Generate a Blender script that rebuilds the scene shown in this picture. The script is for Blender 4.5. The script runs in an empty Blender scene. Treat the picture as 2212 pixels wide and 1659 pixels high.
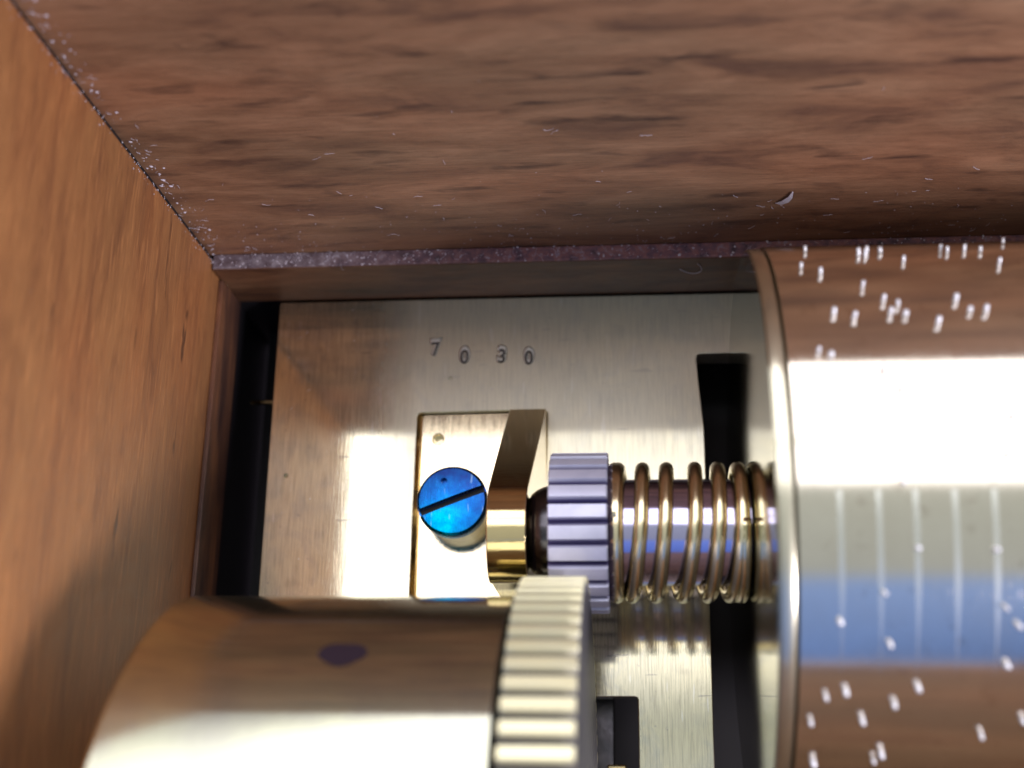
import bpy, bmesh, math, random
from mathutils import Vector, Matrix
random.seed(7)
R = math.radians
sc = bpy.context.scene
sc.unit_settings.system = 'METRIC'
sc.unit_settings.scale_length = 0.01        # 1 unit = 1 cm
COL = sc.collection

# ------------------------------------------------------------------ camera
F, CX, CY = 2800.0, 1106.0, 829.5           # focal length and centre in pixels of a 2212 x 1659 picture
d_ = Vector((274.0, 920.5, F)).normalized() # world down seen by the camera (right, down, forward)
L_ = (274.0 * 130 + F * F) / 920.5
y_ = Vector((130.0, -L_, F)).normalized()   # world back seen by the camera
x_ = y_.cross(d_) * -1 if y_.cross(d_).x < 0 else y_.cross(d_)
CAM = Vector((0, 0, 14))
cam_d = bpy.data.cameras.new('camera'); cam = bpy.data.objects.new('camera', cam_d); COL.objects.link(cam)
def to_world(v): return Vector((x_.dot(v), y_.dot(v), -d_.dot(v)))
rt, up, bk = to_world(Vector((1, 0, 0))), to_world(Vector((0, -1, 0))), to_world(Vector((0, 0, -1)))
m = Matrix((rt, up, bk)).transposed().to_4x4(); m.translation = CAM
cam.matrix_world = m
cam_d.sensor_width = 36; cam_d.lens = F / 2212 * 36
cam_d.clip_start = 0.1; cam_d.clip_end = 500
cam_d.dof.use_dof = True; cam_d.dof.focus_distance = 12.9; cam_d.dof.aperture_fstop = 0.215
cam_d.dof.aperture_blades = 0
sc.camera = cam

# ------------------------------------------------------------------ light
w = bpy.data.worlds.new('World'); sc.world = w; w.use_nodes = True
nt = w.node_tree; N = nt.nodes; LK = nt.links; N.clear()
out = N.new('ShaderNodeOutputWorld'); bg = N.new('ShaderNodeBackground')
tc = N.new('ShaderNodeTexCoord'); sep = N.new('ShaderNodeSeparateXYZ')
LK.new(tc.outputs['Generated'], sep.inputs[0])
at2 = N.new('ShaderNodeMath'); at2.operation = 'ARCTAN2'
LK.new(sep.outputs['Y'], at2.inputs[0]); LK.new(sep.outputs['Z'], at2.inputs[1])
mr = N.new('ShaderNodeMapRange'); mr.inputs['From Min'].default_value = -math.pi / 2; mr.inputs['From Max'].default_value = math.pi / 2
LK.new(at2.outputs[0], mr.inputs['Value'])
ramp = N.new('ShaderNodeValToRGB'); LK.new(mr.outputs[0], ramp.inputs[0])
def T(a): return (a + 90) / 180
WHITE = (1.0, 0.97, 1.0)
stops = [(-90, (.13, .10, .12), 1), (-62, (.13, .11, .12), 1), (-57, (.05, .085, .20), 1), (-31, (.085, .13, .26), 1), (-25, (.14, .15, .15), 1),
         (4, (.17, .18, .17), 1), (8.5, WHITE, 1), (20, WHITE, 1), (22, (.5, .5, .42), 1), (24, WHITE, 1),
         (70, WHITE, 1), (82, (.35, .32, .40), 1), (90, (.20, .17, .22), 1)]
cr = ramp.color_ramp
while len(cr.elements) > 1: cr.elements.remove(cr.elements[0])
cr.elements[0].position = T(stops[0][0]); cr.elements[0].color = (*stops[0][1], 1)
for a, c, _ in stops[1:]:
    e = cr.elements.new(T(a)); e.color = (*c, 1)
# the bright opening is only so wide; the room to its left and right is dimmer
at3 = N.new('ShaderNodeMath'); at3.operation = 'ARCTAN2'
LK.new(sep.outputs['X'], at3.inputs[0]); LK.new(sep.outputs['Z'], at3.inputs[1])
ab = N.new('ShaderNodeMath'); ab.operation = 'ABSOLUTE'; LK.new(at3.outputs[0], ab.inputs[0])
m3 = N.new('ShaderNodeMapRange'); m3.inputs['From Min'].default_value = R(26); m3.inputs['From Max'].default_value = R(44)
m3.inputs['To Min'].default_value = 1; m3.inputs['To Max'].default_value = .27; LK.new(ab.outputs[0], m3.inputs['Value'])
vm = N.new('ShaderNodeVectorMath'); vm.operation = 'SCALE'; LK.new(ramp.outputs[0], vm.inputs[0]); LK.new(m3.outputs[0], vm.inputs['Scale'])
LK.new(vm.outputs[0], bg.inputs['Color']); bg.inputs['Strength'].default_value = 3.2
LK.new(bg.outputs[0], out.inputs[0])

def area(name, loc, target, size, power, col):
    l = bpy.data.lights.new(name, 'AREA'); l.shape = 'RECTANGLE'; l.size, l.size_y = size; l.energy = power; l.color = col
    o = bpy.data.objects.new(name, l); COL.objects.link(o); o.location = loc
    o.rotation_euler = (Vector(target) - Vector(loc)).to_track_quat('-Z', 'Y').to_euler()
    return o
area('added_panel_light', (26, -14, 26), (-4, 4, 2), (10, 10), 15000, (1, .93, .95))  # unseen lamp added to brighten the left and back panels
vs = sc.view_settings; vs.view_transform = 'Standard'; vs.look = 'None'; vs.gamma = 1; vs.exposure = 0
try: vs.use_curve_mapping = False
except Exception: pass

# ------------------------------------------------------------------ materials
def mat(name, base, metal=0, rough=.5, spec=.5):
    mm = bpy.data.materials.new(name); mm.use_nodes = True
    b = mm.node_tree.nodes['Principled BSDF']
    b.inputs['Base Color'].default_value = (*base, 1); b.inputs['Metallic'].default_value = metal
    b.inputs['Roughness'].default_value = rough; b.inputs['Specular IOR Level'].default_value = spec
    return mm, b
class G:
    """small helper round a material's node tree"""
    def __init__(s, mm): s.t = mm.node_tree; s.b = s.t.nodes['Principled BSDF']; s.tc = s.t.nodes.new('ShaderNodeTexCoord')
    def n(s, k, **kw):
        x = s.t.nodes.new(k)
        for a, v in kw.items(): setattr(x, a, v)
        return x
    def l(s, a, b): s.t.links.new(a, b)
    def map(s, scale, loc=(0, 0, 0), rot=(0, 0, 0)):
        x = s.n('ShaderNodeMapping'); x.inputs['Scale'].default_value = scale; x.inputs['Location'].default_value = loc; x.inputs['Rotation'].default_value = rot
        s.l(s.tc.outputs['Object'], x.inputs[0]); return x.outputs[0]
    def noise(s, scale, vec, detail=4, rough=.55, dist=0):
        x = s.n('ShaderNodeTexNoise'); x.inputs['Scale'].default_value = scale; x.inputs['Detail'].default_value = detail
        x.inputs['Roughness'].default_value = rough; x.inputs['Distortion'].default_value = dist; s.l(vec, x.inputs['Vector']); return x.outputs['Fac']
    def ramp(s, fac, pts):
        x = s.n('ShaderNodeValToRGB'); e = x.color_ramp.elements
        while len(e) > 1: e.remove(e[0])
        for i, (p, c) in enumerate(pts):
            c = (c, c, c) if not hasattr(c, '__len__') else c
            if i == 0: e[0].position = p; e[0].color = (*c, 1)
            else: q = e.new(p); q.color = (*c, 1)
        s.l(fac, x.inputs[0]); return x.outputs[0]
    def mix(s, fac, a, b, mode='MIX'):
        x = s.n('ShaderNodeMix', data_type='RGBA', blend_type=mode)
        if isinstance(fac, (int, float)): x.inputs[0].default_value = fac
        else: s.l(fac, x.inputs[0])
        for i, v in ((6, a), (7, b)):
            if hasattr(v, 'is_output'): s.l(v, x.inputs[i])
            else: x.inputs[i].default_value = (*v, 1)
        return x.outputs[2]
    def bump(s, h, dist, strength=1, prev=None):
        x = s.n('ShaderNodeBump'); x.inputs['Distance'].default_value = dist; x.inputs['Strength'].default_value = strength
        s.l(h, x.inputs['Height'])
        if prev is not None: s.l(prev, x.inputs['Normal'])
        return x.outputs[0]

def wood(name, light, mid, dark, grain, seed=0, blot=.6, scratches=True):
    """grain = axis along which the grain runs ('x' or 'y')"""
    mm, b = mat(name, mid, 0, .42, .45); g = G(mm)
    st = (.55, 2.2, 2.2) if grain == 'x' else (3.0, .5, 3.0)
    v1 = g.map(st, (seed, seed * 2, seed * 3)); v2 = g.map(tuple(4 * q if q > 1 else q * 2.2 for q in st), (seed * 5, 0, 2))
    a = g.noise(1.3, v1, 6, .6, .6); f = g.noise(6, v2, 5, .7)
    c = g.ramp(a, [(.30, dark), (.47, mid), (.68, light)])
    fc = g.ramp(f, [(.3, .80), (.55, 1.0), (.8, 1.10)])
    c = g.mix(1, c, fc, 'MULTIPLY')
    bl = g.noise(1.0, g.map((1.2, 4.4, 4.4) if grain == 'x' else (3.4, .9, 3.4), (seed + 7, 3, 1)), 3, .5, .3)
    blm = g.ramp(bl, [(.58, 0), (.74, blot)] if grain == 'x' else [(.66, 0), (.72, blot)])
    c = g.mix(blm, c, (dark[0] * .30, dark[1] * .30, dark[2] * .42))
    # pale dust and wear
    du = g.noise(22, g.map((1, 1, .5)), 3, .6); dm = g.ramp(du, [(.70, 0), (.78, .25)])
    c = g.mix(dm, c, (.45, .40, .42))
    hue = g.noise(.55, g.map((.6, 1.3, 1.3) if grain == 'x' else (1.3, .6, 1.3), (seed, 11, 5)), 3, .5)
    c = g.mix(g.ramp(hue, [(.35, (1.12, .90, .86)), (.5, (1, 1, 1)), (.66, (.86, .98, .92))]), c, c) if False else g.mix(1, c, g.ramp(hue, [(.34, (1.08, .98, .94)), (.5, (1, 1, 1)), (.66, (.82, .88, .90))] if grain == 'x' else [(.34, (1.06, .98, .95)), (.5, (1, 1, 1)), (.66, (.92, .94, .95))]), 'MULTIPLY')
    fb = g.noise(26, g.map((.05, 2.4, 2.4) if grain == 'x' else (2.4, .05, 2.4)), 4, .6)
    c = g.mix(1, c, g.ramp(fb, [(.36, .90), (.5, 1.0), (.64, 1.08)]), 'MULTIPLY')
    po = g.noise(30, g.map((.12, 2, 2) if grain == 'x' else (2, .12, 2)), 2, .5)
    c = g.mix(g.ramp(po, [(.60, 0), (.72, .35)]), c, tuple(q * .4 for q in dark))
    g.l(c, b.inputs['Base Color'])
    if scratches:
        sn = g.noise(9, g.map((5, .22, 3.2) if grain == 'y' else (1, 5, .5), rot=(.28, .1, .0)), 3, .6)
        sm = g.ramp(sn, [(.56, 0), (.66, .42)])
        c2 = g.mix(sm, c, tuple(min(1, q * 1.5) for q in light)); g.l(c2, b.inputs['Base Color'])
    rr = g.ramp(f, [(.3, .34), (.7, .55)]); g.l(rr, b.inputs['Roughness'])
    g.l(g.bump(f, .01, .5), b.inputs['Normal'])
    return mm

def metal(name, base, rough=(.1, .2), tint=None, streak=None, bump=.0015, blotscale=2.0, spots=0.0, spotcol=(.1, .08, .05), haze=0, hrough=.45, hgrad=None, worn=False):
    mm, b = mat(name, base, 1, rough[0]); g = G(mm)
    bn = g.noise(blotscale, g.map((1, 1, 1)), 6, .6, .4)
    c = g.ramp(bn, [(.3, base), (.7, tint or base)])
    if spots:
        sp = g.noise(blotscale * 2.6, g.map((1, 1, 1), (3, 9, 4)), 3, .5)
        c = g.mix(g.ramp(sp, [(.62, 0), (.72, spots)]), c, spotcol)
    if worn:       # bluish tarnish clouds, fine stains and hairline scratches
        cl = g.noise(2.3, g.map((1.2, 1, 1), (5, 2, 8)), 7, .65, .8); c = g.mix(g.ramp(cl, [(.50, 0), (.64, .35)]), c, (.44, .46, .46))
        bs = g.noise(10, g.map((6, .22, 1)), 4, .65); c = g.mix(1, c, g.ramp(bs, [(.36, .76), (.5, 1.0), (.62, 1.12)]), 'MULTIPLY')
        sp2 = g.noise(14, g.map((1, 1, 1), (2, 7, 1)), 3, .6); c = g.mix(g.ramp(sp2, [(.66, 0), (.74, .55)]), c, (.22, .20, .24))
        sc2 = g.noise(16, g.map((1, .12, 1), rot=(0, 0, .5)), 2, .5); c = g.mix(g.ramp(sc2, [(.68, 0), (.71, .5)]), c, (.92, .92, .90))
        sc3 = g.noise(12, g.map((.14, 1, 1), rot=(0, 0, .35)), 2, .5); c = g.mix(g.ramp(sc3, [(.70, 0), (.72, .5)]), c, (.25, .24, .25))
    g.l(c, b.inputs['Base Color'])
    sv = g.map(streak or (1, 1, 1)); sn = g.noise(9, sv, 4, .6)
    rm = g.n('ShaderNodeMapRange'); rm.inputs['To Min'].default_value = rough[0]; rm.inputs['To Max'].default_value = rough[1]
    mx = g.n('ShaderNodeMath', operation='MULTIPLY_ADD'); g.l(sn, mx.inputs[0]); mx.inputs[1].default_value = .5; 
    h = g.n('ShaderNodeMath', operation='MULTIPLY'); g.l(bn, h.inputs[0]); h.inputs[1].default_value = .5; g.l(h.outputs[0], mx.inputs[2])
    rm.inputs['From Min'].default_value = .3; rm.inputs['From Max'].default_value = .7
    g.l(mx.outputs[0], rm.inputs['Value']); g.l(rm.outputs[0], b.inputs['Roughness'])
    if bump: g.l(g.bump(sn, bump, 1), b.inputs['Normal'])
    if haze:
        b2 = g.n('ShaderNodeBsdfPrincipled'); b2.inputs['Metallic'].default_value = 1; b2.inputs['Roughness'].default_value = hrough
        c2 = g.mix(.55, c, (.92, .93, .88)) if worn else c
        g.l(c2, b2.inputs['Base Color']); ms = g.n('ShaderNodeMixShader'); o_ = g.t.nodes['Material Output']
        if hgrad:      # one side of the plate is worn duller than the other
            sx = g.n('ShaderNodeSeparateXYZ'); g.l(g.tc.outputs['Object'], sx.inputs[0])
            gm = g.n('ShaderNodeMapRange'); gm.inputs['From Min'].default_value = hgrad[0]; gm.inputs['From Max'].default_value = hgrad[1]
            gm.inputs['To Min'].default_value = hgrad[2]; gm.inputs['To Max'].default_value = haze
            wv = g.n('ShaderNodeMath', operation='MULTIPLY_ADD'); g.l(bn, wv.inputs[0]); wv.inputs[1].default_value = .5; g.l(sx.outputs['X'], wv.inputs[2])
            g.l(wv.outputs[0], gm.inputs['Value'])
            gy = g.n('ShaderNodeMapRange'); gy.inputs['From Min'].default_value = 2.2; gy.inputs['From Max'].default_value = 3.9
            gy.inputs['To Min'].default_value = .25; gy.inputs['To Max'].default_value = 1.0; g.l(sx.outputs['Y'], gy.inputs['Value'])
            mm2 = g.n('ShaderNodeMath', operation='MULTIPLY'); g.l(gm.outputs[0], mm2.inputs[0]); g.l(gy.outputs[0], mm2.inputs[1]); g.l(mm2.outputs[0], ms.inputs[0])
        else: ms.inputs[0].default_value = haze
        g.l(b.outputs[0], ms.inputs[1]); g.l(b2.outputs[0], ms.inputs[2]); g.l(ms.outputs[0], o_.inputs['Surface'])
        if bump: g.l(b.inputs['Normal'].links[0].from_socket, b2.inputs['Normal'])
    return mm

M = {}
M['wood_back'] = wood('dark walnut', (.37, .205, .125), (.265, .138, .082), (.150, .076, .052), 'x', 1.3, .8, False)
M['wood_side'] = wood('orange walnut', (.40, .180, .072), (.330, .142, .058), (.23, .096, .044), 'y', 4.1, .8)
M['wood_front'] = wood('brown walnut', (.30, .17, .10), (.22, .12, .07), (.14, .07, .045), 'x', 2.2, .5, False)
M['wood_ledge'] = wood('ledge wood', (.20, .10, .055), (.12, .055, .03), (.06, .03, .02), 'x', 8.2, .5, False)
M['wood_dark'] = wood('purple brown edge wood', (.24, .105, .055), (.11, .052, .038), (.035, .020, .024), 'y', 6.2, .9, False)
g_ = G(M['wood_ledge']); ge = g_.n('ShaderNodeNewGeometry'); sx = g_.n('ShaderNodeSeparateXYZ'); g_.l(ge.outputs['Normal'], sx.inputs[0])
nz = g_.noise(7, g_.map((1, 1, 1)), 5, .7); dc = g_.ramp(nz, [(.34, (.06, .05, .09)), (.46, (.24, .13, .19)), (.56, (.40, .17, .18)), (.68, (.40, .35, .48))])
sx2 = g_.n('ShaderNodeSeparateXYZ'); g_.l(g_.tc.outputs['Object'], sx2.inputs[0])
mx2 = g_.n('ShaderNodeMapRange'); mx2.inputs['From Min'].default_value = -3.6; mx2.inputs['From Max'].default_value = -1.2; g_.l(sx2.outputs['X'], mx2.inputs['Value'])
dc0 = g_.ramp(nz, [(.34, (.07, .06, .09)), (.50, (.17, .16, .22)), (.66, (.38, .37, .45))]); dc = g_.mix(mx2.outputs[0], dc0, dc)
tm = g_.ramp(sx.outputs['Z'], [(.5, 0), (.9, .68)])
old = g_.b.inputs['Base Color'].links[0].from_socket; g_.l(g_.mix(tm, old, dc), g_.b.inputs['Base Color'])
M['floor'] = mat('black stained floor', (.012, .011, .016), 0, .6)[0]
M['plate'] = metal('worn brass plate', (.82, .76, .55), (.03, .10), (.66, .63, .50), (6, .35, 1), .0003, 1.1, .30, (.40, .36, .28), .72, .50, (-2.75, -2.2, .06), True)
M['pad'] = metal('polished brass', (.90, .82, .62), (.06, .20), (.84, .72, .50), (6, .5, 1), .0008, 1.5)
M['cock'] = metal('polished gold brass', (.84, .68, .38), (.05, .14), (.78, .62, .34), (.6, 6, 6), .0006, 1.5)
M['drum'] = metal('drum brass', (.82, .76, .66), (.08, .15), (.74, .68, .58), (14, .5, .5), .0009, 2.4, .35, (.5, .42, .34))
M['cap'] = metal('cap brass', (.58, .57, .45), (.03, .08), (.52, .52, .42), (1, 5, 5), .0002, 2.0)
M['rim'] = metal('cap rim brass', (.66, .63, .50), (.10, .20), (.60, .57, .46), (1, 5, 5), .0004, 2.0, 0, (0, 0, 0), .30, .45)
M['barrel'] = metal('dull barrel brass', (.64, .65, .48), (.06, .10), (.50, .50, .42), (9, .7, .7), .0005, 1.3, .5, (.42, .44, .44), .16, .35)
M['gear'] = metal('gear brass', (.82, .77, .50), (.34, .46), (.74, .71, .52), (5, 1, 1), .001, 1.5)
M['steel'] = metal('lilac steel', (.68, .69, .90), (.38, .5), (.56, .57, .78), (5, 1, 1), .0015, 3)
for k_, v_ in (('steel', .35), ('gear', .55)): M[k_].node_tree.nodes['Principled BSDF'].inputs['Metallic'].default_value = v_
def groove_shade(mm, yc, zc, r0, r1, col):  # paints the shade between the teeth into the base colour, by radius
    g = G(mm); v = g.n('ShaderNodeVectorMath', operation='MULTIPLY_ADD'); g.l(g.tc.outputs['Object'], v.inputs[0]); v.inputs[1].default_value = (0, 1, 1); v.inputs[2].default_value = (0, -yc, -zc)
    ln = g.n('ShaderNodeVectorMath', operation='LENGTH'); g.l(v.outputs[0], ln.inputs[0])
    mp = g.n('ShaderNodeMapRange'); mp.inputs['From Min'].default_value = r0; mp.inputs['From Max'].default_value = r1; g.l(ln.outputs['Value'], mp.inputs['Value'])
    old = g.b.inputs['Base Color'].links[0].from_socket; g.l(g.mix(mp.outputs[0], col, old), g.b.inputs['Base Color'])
groove_shade(M['steel'], 2.445, 2.1, .69, .725, (.16, .14, .34))
groove_shade(M['gear'], -.946, 2.94, 2.735, 2.785, (.16, .16, .20))
M['shaft'] = metal('polished steel', (.56, .54, .80), (.09, .16), (.50, .48, .74), (1, 6, 6), .0003, 2)
M['dark_steel'] = metal('dark steel', (.14, .13, .15), (.15, .3), (.07, .07, .08), None, .002, 5)
M['spring'] = metal('bronze spring wire', (.88, .78, .54), (.16, .26), (.80, .70, .48), None, .0004, 4)
M['bright_strip'] = mat('bright line metal', (.72, .72, .66), 1, .26)[0]
M['pin'] = mat('pin steel', (.85, .86, .95), .6, .35)[0]
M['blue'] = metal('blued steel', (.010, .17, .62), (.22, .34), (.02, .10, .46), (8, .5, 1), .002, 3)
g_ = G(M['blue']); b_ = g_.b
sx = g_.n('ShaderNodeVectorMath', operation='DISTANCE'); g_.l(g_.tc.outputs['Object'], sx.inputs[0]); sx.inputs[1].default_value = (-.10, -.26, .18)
g_.l(g_.ramp(sx.outputs['Value'], [(.10, (.0, .42, .86)), (.22, (.005, .20, .62)), (.40, (.01, .105, .40)), (.66, (.02, .065, .30))]), b_.inputs['Base Color'])  # cyan highlight at the lower left painted into the blue
bb_ = b_.inputs['Base Color'].links[0].from_socket; mo = g_.noise(9, g_.map((1, 1, 1), (4, 1, 2)), 5, .7)
bb_ = g_.mix(1, bb_, g_.ramp(mo, [(.36, (1.3, .72, .80)), (.5, (1, 1, 1)), (.64, (1.2, 1.35, 1.15))]), 'MULTIPLY')
sk = g_.noise(26, g_.map((1, .1, 1), rot=(0, 0, .3)), 2, .5); g_.l(g_.mix(g_.ramp(sk, [(.66, 0), (.70, .45)]), bb_, (.35, .55, .80)), b_.inputs['Base Color'])
M['slot'] = mat('dark slot', (.01, .01, .02), .3, .5)[0]
M['purple_spot'] = mat('oxide spot', (.022, .013, .022), 0, .7, .12)[0]
M['collar'] = mat('screw collar', (.75, .72, .68), 1, .35)[0]
M['dust'] = mat('dust', (.62, .58, .70), 0, .8)[0]
M['lip'] = mat('painted glint lip', (.95, .96, .94), .1, .4)[0]  # near-white base paints in the glint along the stamped figures
M['groove'] = mat('dark figure inlay', (.025, .022, .028), 0, .6)[0]
M['hollow'] = mat('dark recess', (.02, .015, .01), .2, .5)[0]

# ------------------------------------------------------------------ mesh helpers
def link(name, bm, m, parent=None, smooth=False, bevel=0, seg=2):
    me = bpy.data.meshes.new(name); bmesh.ops.recalc_face_normals(bm, faces=bm.faces[:]); bm.to_mesh(me); bm.free()
    if m: me.materials.append(m)
    o = bpy.data.objects.new(name, me); COL.objects.link(o)
    if parent is not None: o.parent = parent
    if smooth:
        for p in me.polygons: p.use_smooth = True
    if bevel:
        b = o.modifiers.new('b', 'BEVEL'); b.width = bevel; b.segments = seg; b.limit_method = 'ANGLE'; b.angle_limit = R(35)
        b.harden_normals = False
    return o
def empty(name, loc=(0, 0, 0)):
    o = bpy.data.objects.new(name, None); COL.objects.link(o); o.location = (0, 0, 0); o.empty_display_size = .3; return o
def tag(o, label=None, cat=None, group=None, kind=None):
    if label: o['label'] = label
    if cat: o['category'] = cat
    if group: o['group'] = group
    if kind: o['kind'] = kind
    return o
def box(x0, x1, y0, y1, z0, z1, bm=None):
    bm = bm or bmesh.new(); r = bmesh.ops.create_cube(bm, size=1)
    bmesh.ops.scale(bm, vec=(x1 - x0, y1 - y0, z1 - z0), verts=r['verts'])
    bmesh.ops.translate(bm, vec=((x0 + x1) / 2, (y0 + y1) / 2, (z0 + z1) / 2), verts=r['verts']); return bm
def lathe_x(prof, yc, zc, n=128, bm=None, closed=True):
    """prof: list of (x, radius); revolved round the X axis through (yc, zc)"""
    bm = bm or bmesh.new(); rings = []
    for x, r in prof:
        if r < 1e-5: rings.append([bm.verts.new((x, yc, zc))])
        else: rings.append([bm.verts.new((x, yc + r * math.sin(2 * math.pi * i / n), zc + r * math.cos(2 * math.pi * i / n))) for i in range(n)])
    for a, b in zip(rings, rings[1:]):
        for i in range(n):
            j = (i + 1) % n
            if len(a) == 1 and len(b) == 1: continue
            if len(a) == 1: bm.faces.new((a[0], b[i], b[j]))
            elif len(b) == 1: bm.faces.new((a[i], a[j], b[0]))
            else: bm.faces.new((a[i], a[j], b[j], b[i]))
    return bm
def auto(o, ang=30):
    for p in o.data.polygons: p.use_smooth = True
    me = o.data; bm = bmesh.new(); bm.from_mesh(me)
    for e in bm.edges:
        if len(e.link_faces) == 2 and e.calc_face_angle() > R(ang): e.smooth = False
    bm.to_mesh(me); bm.free(); return o
def gear_bm(x0, x1, yc, zc, r, depth, n, fill=.62, phase=0., top_round=.0, chamfer=.02, dish=0):
    bm = bmesh.new(); pts = []
    for i in range(n):
        a0 = 2 * math.pi * (i + phase) / n; s = 2 * math.pi / n
        for t, rr in ((-.5 + .5 * (1 - fill) * .45, r - depth), (-fill / 2, r - depth * .22), (-fill / 2 + .07, r), (0, r + top_round), (fill / 2 - .07, r), (fill / 2, r - depth * .22), (.5 - .5 * (1 - fill) * .45, r - depth)):
            pts.append((a0 + t * s, rr))
    secs = [(x0, -chamfer), (x0 + chamfer, 0), (x1 - chamfer, 0), (x1, -chamfer)]
    rings = [[bm.verts.new((x, yc + (rr + dr) * math.sin(a), zc + (rr + dr) * math.cos(a))) for a, rr in pts] for x, dr in secs]
    k = len(pts)
    for A, B in zip(rings, rings[1:]):
        for i in range(k): bm.faces.new((A[i], A[(i + 1) % k], B[(i + 1) % k], B[i]))
    for ring, x in ((rings[0], x0), (rings[-1], x1)):
        c = bm.verts.new((x + (dish if x == x1 else 0), yc, zc))
        for i in range(k): bm.faces.new((ring[i], ring[(i + 1) % k], c))
    return bm
def curve_solid(name, splines, depth, bevel, z_top, m, parent=None, res=2):
    """flat outline(s) with holes -> solid plate whose top lies at z_top"""
    cu = bpy.data.curves.new('tmp', 'CURVE'); cu.dimensions = '2D'; cu.fill_mode = 'BOTH'
    for pts in splines:
        s = cu.splines.new('POLY'); s.points.add(len(pts) - 1); s.use_cyclic_u = True
        for p, q in zip(s.points, pts): p.co = (q[0], q[1], 0, 1)
    cu.extrude = depth / 2 - bevel; cu.bevel_depth = bevel; cu.bevel_resolution = res; cu.offset = -bevel
    o = bpy.data.objects.new('tmp', cu); COL.objects.link(o)
    bpy.context.view_layer.update()
    me = bpy.data.meshes.new_from_object(o.evaluated_get(bpy.context.evaluated_depsgraph_get()))
    bpy.data.objects.remove(o)
    me.transform(Matrix.Translation((0, 0, z_top - depth / 2)))
    bm = bmesh.new(); bm.from_mesh(me); bmesh.ops.remove_doubles(bm, verts=bm.verts[:], dist=1e-5)
    return link(name, bm, m, parent)
def rounded(pts, rads, seg=5):
    out = []; n = len(pts)
    for i in range(n):
        p = Vector(pts[i]); a = Vector(pts[i - 1]); b = Vector(pts[(i + 1) % n]); r = rads[i] if hasattr(rads, '__len__') else rads
        if r <= 0: out.append(tuple(p)); continue
        u = (a - p).normalized() * r; v = (b - p).normalized() * r
        for k in range(seg + 1):
            t = k / seg; out.append(tuple((p + u) * (1 - t) ** 2 + p * 2 * t * (1 - t) + (p + v) * t * t))
    return out

# ------------------------------------------------------------------ wooden case
case = empty('wooden_case')
tag(case, 'old brown wooden case whose panels meet in a dusty corner behind the brass works', 'wooden case')
YB, XL, ZT = 5.87, -4.68, 6.5
def panel(name, bm, m, bev=.05): return link(name, bm, m, case, bevel=bev, seg=3)
bp = panel('back_panel', box(XL - .8, 12, YB, YB + .8, 0, ZT), M['wood_back']); bp['label'] = 'dark brown panel with horizontal grain'
sp = panel('side_panel', box(XL - .8, XL, -4.6, YB - .04, 0.0, ZT - .004), M['wood_side']); sp['label'] = 'orange brown panel on the left, finely scratched'
panel('side_panel', box(12, 12.8, -4.6, YB - .004, -1.6, ZT - .004), M['wood_side'])
panel('front_panel', box(XL - .8, 12.8, -5.4, -4.604, -1.6, 7.4), M['wood_front'])
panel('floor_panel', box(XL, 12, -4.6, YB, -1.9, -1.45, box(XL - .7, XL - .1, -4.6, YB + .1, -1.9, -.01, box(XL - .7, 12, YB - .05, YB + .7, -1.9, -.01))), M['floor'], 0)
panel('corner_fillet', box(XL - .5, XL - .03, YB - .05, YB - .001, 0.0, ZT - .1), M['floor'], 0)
lg = panel('ledge_strip', box(XL + .01, 12, 5.68, YB - .002, .003, .99), M['wood_ledge'], .025); lg['label'] = 'narrow ledge thick with dust along the back'
ls = panel('ledge_strip', box(XL + .002, -4.625, -4.5, 5.672, .003, .70), M['wood_dark'], .012)

# ------------------------------------------------------------------ bedplate
bed = empty('bedplate'); tag(bed, 'pale brass bedplate stamped 7030, cut out beside the big cylinder', 'brass plate')
outer = rounded([(-4.15, 5.665), (-4.15, -4.3), (.90, -4.3), (.785, .42), (.79, 2.5), (.79, 4.05), (.745, 4.55), (.72, 4.93), (9.5, 4.93), (9.5, 5.665)],
                [.03, .03, 0, 0, 0, .1, .1, .07, .03, .03])
rec = rounded([(-2.45, 4.275), (-2.46, 2.0), (-1.0, 2.0), (-.96, 4.295)], .06)
slot = rounded([(-.49, 1.128), (-.49, .1), (.008, .1), (.008, 1.128)], .04)
holes = [rec, slot]
plate = curve_solid('plate', [outer] + holes, .36, .012, 0.0, M['plate'], bed)
# stamped figures: pale lip paints the groove highlight, thin dark inlay over it
def glyph(ch, loc, size, ang, depth):
    cu = bpy.data.curves.new('t', 'FONT'); cu.body = ch; cu.size = size; cu.align_x = 'CENTER'; cu.align_y = 'CENTER'
    cu.extrude = .0; cu.bevel_depth = depth; cu.bevel_resolution = 0; cu.offset = -.004; cu.resolution_u = 4
    o = bpy.data.objects.new('t', cu); COL.objects.link(o)
    o.matrix_world = Matrix.Translation(loc) @ Matrix.Rotation(ang, 4, 'Z') @ Matrix.Diagonal((.86, 1, 1, 1))
    bpy.context.view_layer.update()
    me = bpy.data.meshes.new_from_object(o.evaluated_get(bpy.context.evaluated_depsgraph_get())); me.transform(o.matrix_world)
    bpy.data.objects.remove(o); return me
def stamp(ch, x, y, a):
    me = glyph(ch, (0, 0, 0), .255, a, .030); me.transform(Matrix.Diagonal((1, 1, .17, 1)))
    me.materials.clear(); me.materials.append(M['lip'])
    o = bpy.data.objects.new('stamped_digit', me); COL.objects.link(o); o.parent = bed; o.location = (x, y + .030, 0)
    m2 = glyph(ch, (0, 0, 0), .24, a, .006); m2.transform(Matrix.Diagonal((1, 1, .15, 1))); m2.materials.clear(); m2.materials.append(M['groove'])
    q = bpy.data.objects.new('dark_groove', m2); COL.objects.link(q); q.parent = o; q.location = (0, -.026, .0058)
for ch, x, y, a in (('7', -2.265, 5.03, .06), ('0', -1.925, 4.93, -.04), ('3', -1.49, 4.93, -.06), ('0', -1.18, 4.905, 0)): stamp(ch, x, y, a)
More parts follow.
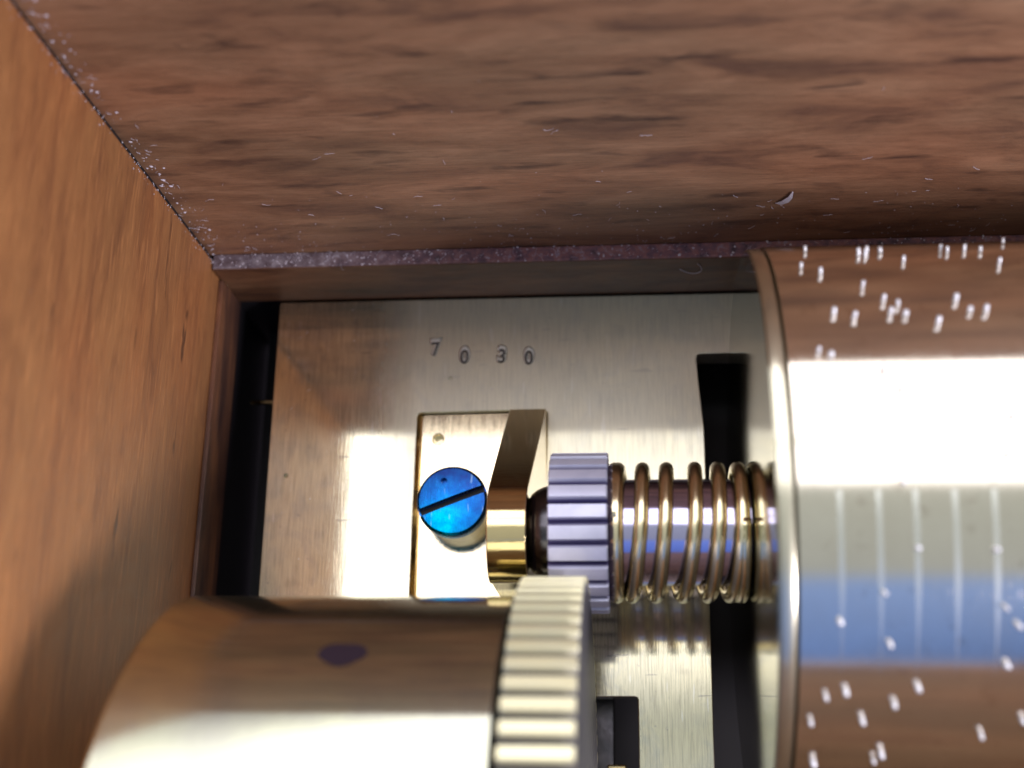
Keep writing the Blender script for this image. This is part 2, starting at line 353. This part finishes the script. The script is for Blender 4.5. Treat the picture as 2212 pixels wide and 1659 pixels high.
bmc = bmesh.new()
# pits round the figures and a dent
for x, y, r in ((-2.08, 4.68, .03), (-1.62, 4.60, .012), (-1.05, 4.52, .014), (-.78, 4.45, .010), (-2.3, 4.33, .010), (-3.93, 3.55, .03), (-.3, 5.0, .01)):
    bmesh.ops.create_icosphere(bmc, subdivisions=2, radius=r, matrix=Matrix.Translation((x, y, r * .35)))
cut = link('cut', bmc, None)
bo = plate.modifiers.new('b', 'BOOLEAN'); bo.object = cut; bo.operation = 'DIFFERENCE'; bo.solver = 'EXACT'; bo.use_self = True
bpy.context.view_layer.update()
me = bpy.data.meshes.new_from_object(plate.evaluated_get(bpy.context.evaluated_depsgraph_get()))
print('plate faces', len(me.polygons))
if len(me.polygons) > 50:
    plate.modifiers.clear(); plate.data = me
bpy.data.objects.remove(cut)
if not plate.data.materials: plate.data.materials.append(M['plate'])
# thin bar crossing the dark gap on the left, foot screw under the slot
tag(link('cross_bar', lathe_x([(-4.6, 0), (-4.6, .03), (-4.0, .03), (-4.0, 0)], 4.62, -.62, 16), M['cock'], bed))
link('stop_block', box(-.33, -.12, .2, .46, -1.0, -.5), M['cock'], bed, bevel=.02)
link('under_rail', box(-.48, -.25, .1, 1.3, -1.4, -.8), M['dark_steel'], bed, bevel=.02)

# ------------------------------------------------------------------ bracket
brk = empty('bearing_bracket'); tag(brk, 'gold brass bearing bracket rising from the recess, left of the lilac pinion', 'bracket')
foot = curve_solid('foot', [rounded([(-2.40, 4.262), (-2.40, 2.0), (-1.37, 2.0), (-.99, 2.2), (-.965, 4.282)], .05),
                            [(-2.207 + .062 * math.cos(t * math.pi / 12), 3.975 + .062 * math.sin(t * math.pi / 12)) for t in range(24)]], .22, .01, -.055, M['pad'], brk)
link('hole_liner', lathe_x([(0, 0), (0, .06)], 0, 0, 24), M['pad'], brk).matrix_basis = Matrix.Translation((-2.207, 3.975, -.20)) @ Matrix.Rotation(R(90), 4, 'Y')
bm = bmesh.new(); vs_ = [bm.verts.new(v) for v in ((-2.452, 4.27, -.004), (-2.46, 2.02, -.004), (-2.385, 2.02, -.09), (-2.385, 4.27, -.09), (-2.452, 4.27, -.2), (-2.46, 2.02, -.2), (-2.385, 2.02, -.2), (-2.385, 4.27, -.2))]
for f_ in ((0, 1, 2, 3), (4, 5, 6, 7), (0, 1, 5, 4), (2, 3, 7, 6), (0, 3, 7, 4), (1, 2, 6, 5)): bm.faces.new([vs_[i] for i in f_])
link('recess_edge', bm, M['cock'], bed)
def bracket_bm():
    yc, zc, r = 2.45, 2.08, .47
    prof = [(4.268, -.06), (4.268, .10)]
    # tangent from the foot to the head, then round the head
    p = Vector((4.268, .10)); c = Vector((yc, zc)); dd = (p - c); dist = dd.length
    a0 = math.atan2(dd.y, dd.x); be = math.acos(r / dist); ta = a0 + be
    n = 34; end = R(200)
    for i in range(n + 1):
        a = ta + (end - ta) * i / n; prof.append((yc + r * math.cos(a), zc + r * math.sin(a)))
    prof += [(2.02, 1.3), (2.05, .10), (2.05, -.06)]
    bm = bmesh.new()
    def xl(z): t = z / 2.5; return -1.385 + .045 * t
    def xr(z): t = z / 2.5; return -.965 - .01 * t
    A = [bm.verts.new((xl(z), y, z)) for y, z in prof]; B = [bm.verts.new((xr(z), y, z)) for y, z in prof]
    k = len(prof)
    for i in range(k): bm.faces.new((A[i], A[(i + 1) % k], B[(i + 1) % k], B[i]))
    bm.faces.new(A); bm.faces.new(B); return bm
arm = auto(link('arm', bracket_bm(), M['cock'], brk, bevel=.012, seg=3))

# ------------------------------------------------------------------ blue screw
scr = empty('bracket_screw'); tag(scr, 'bright blue slotted screw holding the bracket foot in the recess', 'screw')
def screw_head():
    bm = bmesh.new(); n = 96; prof = [(.0, .05), (.36, .05), (.385, .075), (.39, .10), (.39, .30), (.382, .325), (.36, .338), (.2, .345), (0, .346)]
    prof = [(0, 0), (.37, 0), (.385, .012), (.388, .12), (.380, .150), (.355, .170), (.2, .182), (0, .185)]
    rings = []
    for r, z in prof:
        rings.append([bm.verts.new((0, 0, z))] if r == 0 else [bm.verts.new((r * math.cos(2 * math.pi * i / n), r * math.sin(2 * math.pi * i / n), z)) for i in range(n)])
    for a, b in zip(rings, rings[1:]):
        for i in range(n):
            j = (i + 1) % n
            if len(a) == 1: bm.faces.new((a[0], b[j], b[i]))
            elif len(b) == 1: bm.faces.new((a[i], a[j], b[0]))
            else: bm.faces.new((a[i], a[j], b[j], b[i]))
    return bm
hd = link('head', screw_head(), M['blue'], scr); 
cb = box(-.6, .6, -.042, .042, .07, .4); ct = link('cut', cb, None); ct.rotation_euler.z = R(21)
bm2 = bmesh.new(); bmesh.ops.create_cone(bm2, cap_ends=True, segments=24, radius1=.035, radius2=.035, depth=.2, matrix=Matrix.Translation((-.09, .215, .2)))
ct2 = link('cut', bm2, None)
for c_ in (ct, ct2):
    bo = hd.modifiers.new('b', 'BOOLEAN'); bo.object = c_; bo.operation = 'DIFFERENCE'; bo.solver = 'EXACT'
bpy.context.view_layer.update()
me = bpy.data.meshes.new_from_object(hd.evaluated_get(bpy.context.evaluated_depsgraph_get()))
hd.modifiers.clear(); hd.data = me
for o_ in (ct, ct2): bpy.data.objects.remove(o_)
if not hd.data.materials: hd.data.materials.append(M['blue'])
auto(hd, 25)
hd.location = (-1.955, 3.14, .30)
link('slot_floor', box(-.37, .37, -.040, .040, .071, .0735), M['slot'], hd).rotation_euler.z = R(21)
bm = bmesh.new(); bmesh.ops.create_cone(bm, cap_ends=True, segments=48, radius1=.35, radius2=.35, depth=.38, matrix=Matrix.Translation((-1.955, 3.14, .12)))
auto(link('shank', bm, M['collar'], scr))

# ------------------------------------------------------------------ arbor with pinion
AY, AZ = 2.445, 2.1
arb = empty('steel_arbor'); tag(arb, 'polished steel arbor with a lilac toothed pinion, inside the coil spring', 'arbor')
auto(link('shaft', lathe_x([(-1.2, 0), (-1.2, .17), (-.98, .17), (-.98, .2), (-.24, .2), (-.24, .47), (-.22, .49), (1.045, .49), (1.045, 0)], AY, AZ, 96), M['shaft'], arb))
auto(link('hub', lathe_x([(-.985, .14), (-.985, .30), (-.95, .36), (-.90, .40), (-.83, .43), (-.755, .44), (-.755, 0)], AY, AZ, 64), M['dark_steel'], arb))
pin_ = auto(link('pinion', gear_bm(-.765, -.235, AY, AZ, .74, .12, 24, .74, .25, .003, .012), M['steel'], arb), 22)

# ------------------------------------------------------------------ spring
def tube(path, r, n=12):
    bm = bmesh.new(); rings = []
    for i, p in enumerate(path):
        a = path[max(0, i - 1)]; b = path[min(len(path) - 1, i + 1)]; t = (b - a).normalized()
        u = Vector((1, 0, 0)); v = t.cross(u).normalized(); u = v.cross(t).normalized()
        rings.append([bm.verts.new(p + (u * math.cos(2 * math.pi * k / n) + v * math.sin(2 * math.pi * k / n)) * r) for k in range(n)])
    for A, B in zip(rings, rings[1:]):
        for k in range(n): bm.faces.new((A[k], A[(k + 1) % n], B[(k + 1) % n], B[k]))
    bm.faces.new(rings[0]); bm.faces.new(rings[-1]); return bm
path = []; RS = .585; per = 56
# x of the coil where it crosses the top (towards the camera), one value a turn
tops = [-.175, -.165, .06, .275, .54, .75, .952, .958]
turns = len(tops) - 1
for i in range(turns * per + 1):
    t = i / per; k = min(int(t), turns - 1); fr = t - k
    ang = 2 * math.pi * t            # 0 = top; then towards the back (+Y), under, and up the front
    ease = fr - .19 * math.sin(math.pi * fr)
    x = tops[k] + (tops[k + 1] - tops[k]) * ease
    path.append(Vector((x, AY + RS * math.sin(ang), AZ + RS * math.cos(ang))))
spg = link('coil_spring', tube(path, .067, 14), M['spring'], None, True)
tag(spg, 'bronze coloured coil spring wound round the steel arbor', 'spring')

# ------------------------------------------------------------------ pinned cylinder
cyl = empty('music_cylinder'); tag(cyl, 'large polished brass cylinder dotted with fine steel pins at the right', 'cylinder')
RD = 2.6; X0 = 1.03
auto(link('drum', lathe_x([(X0 + .14, 2.3), (X0 + .14, RD - .02), (X0 + .15, RD), (11, RD), (11, 0)], AY, AZ, 256), M['drum'], cyl), 30)
auto(link('end_cap', lathe_x([(X0, .3), (X0, 2.56), (X0 + .02, 2.56), (X0 + .02, 0)], AY, AZ, 256), M['cap'], cyl), 40)
auto(link('cap_rim', lathe_x([(X0 + .021, 2.40), (X0 + .004, 2.562), (X0 + .012, 2.578), (X0 + .03, 2.585), (X0 + .115, 2.585), (X0 + .123, 2.58), (X0 + .125, 2.56), (X0 + .125, 2.3)], AY, AZ, 256), M['rim'], cyl), 40)
pins = [(1.4, 44.4), (1.54, 41.6), (1.57, 28.7), (1.72, 27.5), (1.5, 18.8), (1.41, 19.7), (1.87, 16.0), (1.99, 52.5), (1.91, 50.8), (1.96, 50.1), (2.1, 52.3), (2.24, 46.2), (1.84, 36.3), (1.97, 31.9), (2.0, 28.4), (2.07, 30.6), (2.11, 27.9), (2.6, 52.5), (2.64, 51.1), (2.52, 31.7), (2.6, 28.6), (2.72, 28.6), (2.79, 52.0), (2.91, 51.1), (3.18, 58.2), (2.98, 43.9), (1.49, 54.5), (2.34, 25.8), (2.55, 7.0), (2.74, 7.0), (1.89, 7.1), (1.24, 2.3), (2.34, 10.9), (2.24, 0.5), (2.67, 0.4), (1.98, 12.3), (1.93, -3.9), (1.37, -38.7), (1.51, -37.7), (1.27, -43.7), (1.64, -43.2), (1.86, -40.0), (2.02, -36.9), (2.5, -46.0), (2.63, -32.9), (2.78, -43.0), (1.8, -50.3), (1.31, -52.6), (1.75, -52.0), (1.81, -29.4), (1.46, -25.9), (1.77, -21.2), (2.61, -23.5), (2.7, -26.4), (2.55, -14.5), (2.01, -14.2)]
for x in range(16): pins.append((random.uniform(3.05, 4.2), random.uniform(-45, 50)))
bm = bmesh.new(); bmesh.ops.create_cone(bm, cap_ends=True, segments=10, radius1=.020, radius2=.017, depth=.08)
p0 = link('pin', bm, M['pin'], cyl, True)
for i, (x, a) in enumerate(pins):
    p = p0 if i == 0 else p0.copy()
    if i: COL.objects.link(p)
    a = R(a); rr = RD + .03
    p.location = (x, AY + rr * math.sin(a), AZ + rr * math.cos(a)); p.rotation_euler = (-a + random.gauss(0, .08), random.gauss(0, .08), 0); q_ = random.uniform(.75, 1.15); p.scale = (q_, q_, random.uniform(.6, 1.1))
# thin bright metal strips round part of the drum, narrowing at one end
for x in (1.475, 1.75, 2.01, 2.285, 2.56):
    bm = bmesh.new(); prev = None
    for k in range(30):
        a = R(-5 - k * 1.02); wdt = .022 * (1 if k < 14 else (30 - k) / 16)
        ring = [bm.verts.new((x + dx * wdt, AY + r_ * math.sin(a), AZ + r_ * math.cos(a))) for dx, r_ in ((-1, RD + .0015), (1, RD + .0015))]
        if prev:
            bm.faces.new((prev[0], prev[1], ring[1], ring[0]))
        prev = ring
    link('bright_line', bm, M['bright_strip'], cyl, True)

# ------------------------------------------------------------------ spring barrel with gear wheel
BY, BZ = -.946, 2.94
bar = empty('spring_barrel'); tag(bar, 'big dull brass barrel with a toothed gear wheel, out of focus at the front', 'barrel')
auto(link('drum', lathe_x([(-3.72, 0), (-3.72, 2.56), (-3.70, 2.61), (-3.66, 2.64), (-.98, 2.64), (-.98, 0)], BY, BZ, 256), M['barrel'], bar))
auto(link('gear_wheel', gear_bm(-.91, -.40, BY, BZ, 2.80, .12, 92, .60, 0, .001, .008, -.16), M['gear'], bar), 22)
bm = bmesh.new()
A = math.asin((1.04 - BY) / 2.64); nn = 28
c0 = bm.verts.new((-2.107, BY + 2.643 * math.sin(A), BZ + 2.643 * math.cos(A))); ring = []
for k in range(nn):
    t = 2 * math.pi * k / nn; a = A + .135 * math.sin(t) / 2.64 * (1 + .12 * math.sin(3 * t)); ring.append(bm.verts.new((-2.107 + .17 * math.cos(t) * (1 + .06 * math.cos(2 * t)), BY + 2.643 * math.sin(a), BZ + 2.643 * math.cos(a))))
for k in range(nn): bm.faces.new((c0, ring[k], ring[(k + 1) % nn]))
link('oxide_spot', bm, M['purple_spot'], bar, True)

# ------------------------------------------------------------------ dust and lint
bm = bmesh.new()
def flake(p, s, nrm):
    q = nrm.to_track_quat('Z', 'Y'); n = random.choice((4, 5)); a0 = random.random() * 6
    vs = [bm.verts.new(p + q @ Vector((math.cos(a0 + 6.283 * k / n) * s * random.uniform(.5, 1.3), math.sin(a0 + 6.283 * k / n) * s * random.uniform(.5, 1.3), 0))) for k in range(n)]
    top = bm.verts.new(p + nrm * s * .5)
    for k in range(n): bm.faces.new((vs[k], vs[(k + 1) % n], top))
    bm.faces.new(vs[::-1])
UZ, FY, RX = Vector((0, 0, 1)), Vector((0, -1, 0)), Vector((1, 0, 0))
for i in range(520):                                   # on the ledge
    x = -4.66 + abs(random.gauss(0, 2.6)) if i % 2 else random.uniform(-4.66, 4)
    if x > 6: continue
    flake(Vector((x, random.uniform(5.69, 5.865), .992)), random.choice((.003, .004, .006, .008, .014)) * random.uniform(.7, 1.2), UZ)
for i in range(200):                                    # clinging to the back panel, thicker near the ledge
    z = 1.0 + abs(random.gauss(0, .55)); flake(Vector((random.uniform(-4.6, 4.5), YB - .002, z)), random.uniform(.003, .010), FY)
for i in range(150):                                    # in the corner between the panels
    z = random.uniform(.9, 6.2); flake(Vector((XL + abs(random.gauss(0, .09)), YB - .003, z)), random.choice((.004, .006, .010, .020)) * random.uniform(.7, 1.2), FY)
    flake(Vector((XL + .003, YB - .05 - abs(random.gauss(0, .05)), random.uniform(.9, 6.0))), random.uniform(.004, .011), RX)
for i in range(60):
    flake(Vector((random.uniform(-4.1, .7), random.uniform(2.5, 5.6), .001)), random.uniform(.003, .007), UZ)
def fibre(p, L, nrm):
    a = random.random() * 6.28; t = nrm.cross(Vector((.3, .5, .8))).normalized(); b = nrm.cross(t); prev = None
    for k in range(7):
        q = p + (t * math.cos(a) + b * math.sin(a)) * .0; r_ = .0016
        ring = [bm.verts.new(p + nrm * (.003 + r_ * math.cos(2.09 * j)) + (t * -math.sin(a) + b * math.cos(a)) * r_ * math.sin(2.09 * j)) for j in range(3)]
        if prev:
            for j in range(3): bm.faces.new((prev[j], prev[(j + 1) % 3], ring[(j + 1) % 3], ring[j]))
        prev = ring; p = p + (t * math.cos(a) + b * math.sin(a)) * L / 6; a += random.uniform(-.7, .7)
for i in range(70): fibre(Vector((random.uniform(-4.6, 2), random.uniform(5.72, 5.84), .993)), random.uniform(.04, .14), UZ)
for i in range(70): fibre(Vector((random.uniform(-4.6, 4), YB - .003, 1.05 + abs(random.gauss(0, 1.2)))), random.uniform(.03, .12), FY)
for i in range(40): fibre(Vector((XL + abs(random.gauss(0, .1)), YB - .004, random.uniform(1.1, 6))), random.uniform(.03, .12), FY)
for i in range(25): fibre(Vector((random.uniform(-4.0, .6), random.uniform(4.3, 5.5), .001)), random.uniform(.02, .05), UZ)
dust = link('dust', bm, M['dust']); tag(dust, 'pale lilac dust specks on the ledge and in the case corner', 'dust', kind='stuff')
pth = [Vector((1.50, YB - .02, 1.90)), Vector((1.56, YB - .03, 1.97)), Vector((1.60, YB - .03, 2.06)), Vector((1.615, YB - .02, 2.16))]
bm = bmesh.new(); pv = None
for i, p in enumerate(pth):
    wv = (.030, .034, .022, .006)[i]; r_ = [bm.verts.new(p + Vector(v)) for v in ((-wv, 0, wv * .5), (wv, 0, -wv * .5), (wv, .008, -wv * .5), (-wv, .008, wv * .5))]
    if pv:
        for k in range(4): bm.faces.new((pv[k], pv[(k + 1) % 4], r_[(k + 1) % 4], r_[k]))
    else: bm.faces.new(r_)
    pv = r_
bm.faces.new(pv)
tag(link('lint_fibre', bm, M['dust']), 'tiny pale lint fibre stuck to the dark back panel above the cylinder', 'lint')
hp = []
for i in range(40):
    t = i / 39; hp.append(Vector((.62 + .09 * math.cos(3.6 + 4.2 * t) + .10 * t, 5.672 - .004, .70 + .13 * math.sin(3.0 + 4.2 * t) + .05 * t)))
tag(link('hair', tube(hp, .004, 6), M['dust'], None, True), 'fine curled pale hair lying on the ledge front near the cylinder', 'hair')
